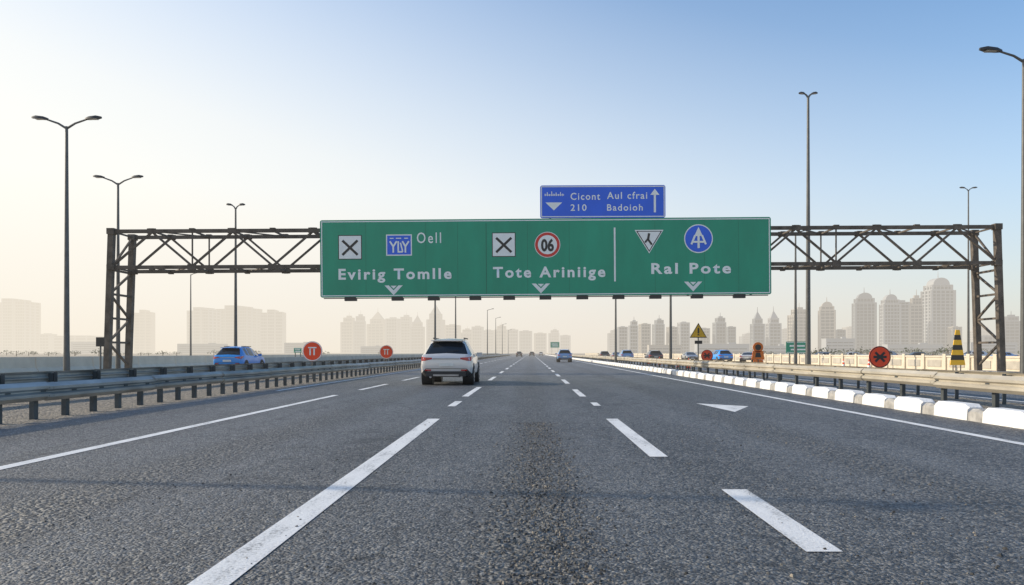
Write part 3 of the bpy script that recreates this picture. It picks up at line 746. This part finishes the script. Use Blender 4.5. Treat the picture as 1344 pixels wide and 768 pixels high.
# ---------------------------------------------------------------- skyline
B_BODY = [mat('tower_facade_a', (0.33, 0.35, 0.37), .8, 0, .1, .02), mat('tower_facade_b', (0.22, 0.25, 0.28), .8, 0, .1, .02), mat('tower_facade_c', (0.36, 0.34, 0.31), .8, 0, .1, .02)]
B_GLS = [mat('tower_glass_a', (0.025, 0.05, 0.075), .15, 0, .3, .05), mat('tower_glass_b', (0.04, 0.06, 0.08), .2, 0, .3, .05)]
def tower(X, Y, w, h, style='flat', pitch=4.0, piers=5, yaw=0.0, dp=None, name='skyscraper'):
    b = MB(); dp = dp or w*.8
    def block(cx, cw, cd, z0, z1):
        b.box((cx, 0, (z0+z1)/2), (cw-1.2, cd-1.2, z1-z0), 1)
        z = z0
        while z < z1-.5:
            b.box((cx, 0, z+pitch*.15), (cw, cd, pitch*.28), 0); z += pitch
        for i in range(piers+1):
            px = cx-cw/2+cw*i/piers; pw = cw*.035 if 0 < i < piers else cw*.12
            for s in (-1, 1): b.box((px, s*cd/2, (z0+z1)/2+.4), (pw, .9, z1-z0+.8), 0)
        for i in range(4):
            py = -cd/2+cd*i/3
            for s in (-1, 1): b.box((cx+s*cw/2, py, (z0+z1)/2+.5), (.9, cd*.10, z1-z0+.9), 0)
        b.box((cx, 0, z1+.5), (cw+.3, cd+.3, 1.0), 0)
    if style == 'flat':
        block(0, w, dp, 0, h*.95); b.box((0, 0, h*.975), (w*.5, dp*.5, h*.05), 0)
    elif style == 'step':
        block(0, w, dp, 0, h*.80); block(w*.08, w*.74, dp*.78, h*.80+1.2, h*.92); b.box((w*.1,0,h*.95), (w*.4,dp*.4,h*.06), 0); b.cyl((w*.1,0,h*.95),(w*.1,0,h*1.08), .6, .3, 6, 0)
    elif style == 'spire':
        block(0, w, dp, 0, h*.68); block(0, w*.7, dp*.7, h*.68+1.2, h*.80)
        s0, s1 = h*.80+1.2, h
        b.add([(-w*.32,-dp*.32,s0),(w*.32,-dp*.32,s0),(w*.32,dp*.32,s0),(-w*.32,dp*.32,s0),(0,0,s1)], [(0,1,4),(1,2,4),(2,3,4),(3,0,4)], 0)
        b.cyl((0,0,s1-h*.05),(0,0,s1+h*.09), .8, .3, 6, 0)
    elif style == 'crown':
        block(0, w, dp, 0, h*.80); block(0, w*.84, dp*.84, h*.80+1.2, h*.87)
        # barrel-vaulted crown
        pr = [(-w*.36, h*.87+1.2)] + [(w*.36*math.cos(math.pi-math.pi*i/12), h*.885+h*.085*math.sin(math.pi*i/12)) for i in range(13)] + [(w*.36, h*.87+1.2)]
        b.prism(pr[::-1], -dp*.36, dp*.36, 0)
        b.cyl((0,0,h*.95),(0,0,h*1.06), .7, .25, 6, 0)
    elif style == 'slab':
        block(-w*.33, w*.30, dp, 0, h*.93); block(0, w*.30, dp*1.15, 0, h); block(w*.33, w*.30, dp, 0, h*.95)
    b.build(name, [random.choice(B_BODY), random.choice(B_GLS)], None, (X, Y, -.06), (0, 0, yaw))
R = random.uniform
for X, w, h, s in ((120,11,36,'flat'),(134,10,45,'step'),(149,12,40,'flat'),(167,12,47,'step'),(185,11,36,'flat'),(200,12,42,'flat'),(226,13,34,'flat'),(247,13,50,'step'),(262,10,36,'flat'),
                   (297,14,56,'spire'),(318,15,57,'spire'),(350,19,62,'step'),(388,18,70,'crown'),(405,11,32,'flat'),(437,24,82,'crown'),(471,20,80,'crown'),(486,15,70,'flat'),(504,15,78,'step'),(534,30,102,'crown'),
                   (556,12,36,'flat'),(600,16,24,'flat'),(628,18,52,'step')):
    q = R(.97, 1.04)
    tower(X*q, 1000*q, w*q, h*q, s, pitch=4.4, piers=3 if w < 20 else 5, yaw=R(-.5, .5)*.5)
for X in (110, 143, 215, 284, 335, 420, 588):   # paler second row
    tower(X*1.9, 1900, R(24, 34), R(50, 84), random.choice(('flat', 'step')), pitch=6, piers=4)
for X, w, h, s in ((-1350,84,140,'slab'),(-1268,30,52,'flat'),(-1180,110,46,'flat'),(-1014,42,112,'slab'),(-858,64,118,'slab'),(-766,90,122,'slab'),(-677,58,112,'slab'),
                   (-480,30,100,'step'),(-450,28,104,'step'),(-402,44,110,'spire'),(-362,30,94,'flat'),(-330,32,102,'step'),(-298,34,100,'spire'),(-250,38,128,'spire'),(-205,34,76,'flat'),
                   (-170,30,66,'step'),(-140,26,72,'flat'),(-112,28,62,'flat'),(-80,28,76,'step'),(-48,26,64,'flat'),(-14,30,60,'flat'),(24,28,54,'flat'),(60,26,64,'step'),(90,24,48,'flat')):
    q = R(.97, 1.05)*1.12
    tower(X*q, 2000*q, w*q, h*q, s, pitch=9, piers=4, yaw=R(-.2, .2))
def lowrise(X, Y, w, d, h):
    b = MB(); b.box((0,0,h/2), (w,d,h), 0); b.box((0,0,h+.25), (w+.5,d+.5,.5), 0)
    for f_ in range(max(1, int(h/3.4))):
        b.box((0, -d/2-.02, 1.9+f_*3.4), (w*.92, .12, 1.1), 1)
    for i in range(6): b.box((-w/2+w*i/5, -d/2-.1, h/2), (.5, .4, h-.1), 0)
    b.box((w*.2, 0, h+1.2), (w*.15, d*.3, 1.6), 0)
    b.build('low_rise_building', [random.choice(B_BODY), B_GLS[1]], None, (X, Y, -.06))
for X, Y, w, h in ((200,800,54,10),(330,820,30,16),(420,840,60,10),(500,830,50,12),(570,850,40,9),(250,780,30,8),(-560,1300,80,16),(-400,1320,50,18),(-760,1340,90,20),(-280,1350,40,12),(140,800,34,9)):
    lowrise(X, Y, w, 14, h)
tb = MB()
def bush(cx, cy, r):
    for _ in range(70):
        a, c = random.random()*6.28, random.random(); rr = r*random.random()**.5
        px, py, pz = cx+rr*math.cos(a)*1.3, cy+rr*math.sin(a), r*.35+r*.9*c*(1-rr/r*.6)
        s = r*.17; n = [Vector((R(-1,1),R(-1,1),R(-1,1)))*s for _ in range(3)]
        tb.add([Vector((px,py,pz))+q for q in n], [(0,1,2)], random.choice((0,0,1)))
    tb.cyl((cx,cy,-.06),(cx,cy,r*.8), .18, .1, 5, 2)
for i in range(60): bush(R(60, 240), R(180, 300), R(1.3, 2.8))
for i in range(30): bush(R(-260, -60), R(260, 380), R(1.3, 2.4))
tb.build('distant_trees', [mat('leaf_dark', (.045,.06,.03), .9), mat('leaf_light', (.08,.10,.05), .9), mat('bark', (.12,.09,.06), .9)])

# ---------------------------------------------------------------- camera
cam = bpy.data.cameras.new('camera'); co = bpy.data.objects.new('camera', cam); COL.objects.link(co)
co.location = (0, 0, 1.2); co.rotation_euler = (math.radians(90), 0, 0)
cam.sensor_width = 36; cam.lens = 26.79; cam.shift_x = -25/1344; cam.shift_y = 79/1344
cam.clip_start = 0.05; cam.clip_end = 15000
scene.camera = co
scene.view_settings.view_transform = 'Standard'; scene.view_settings.look = 'None'; scene.view_settings.exposure = 0
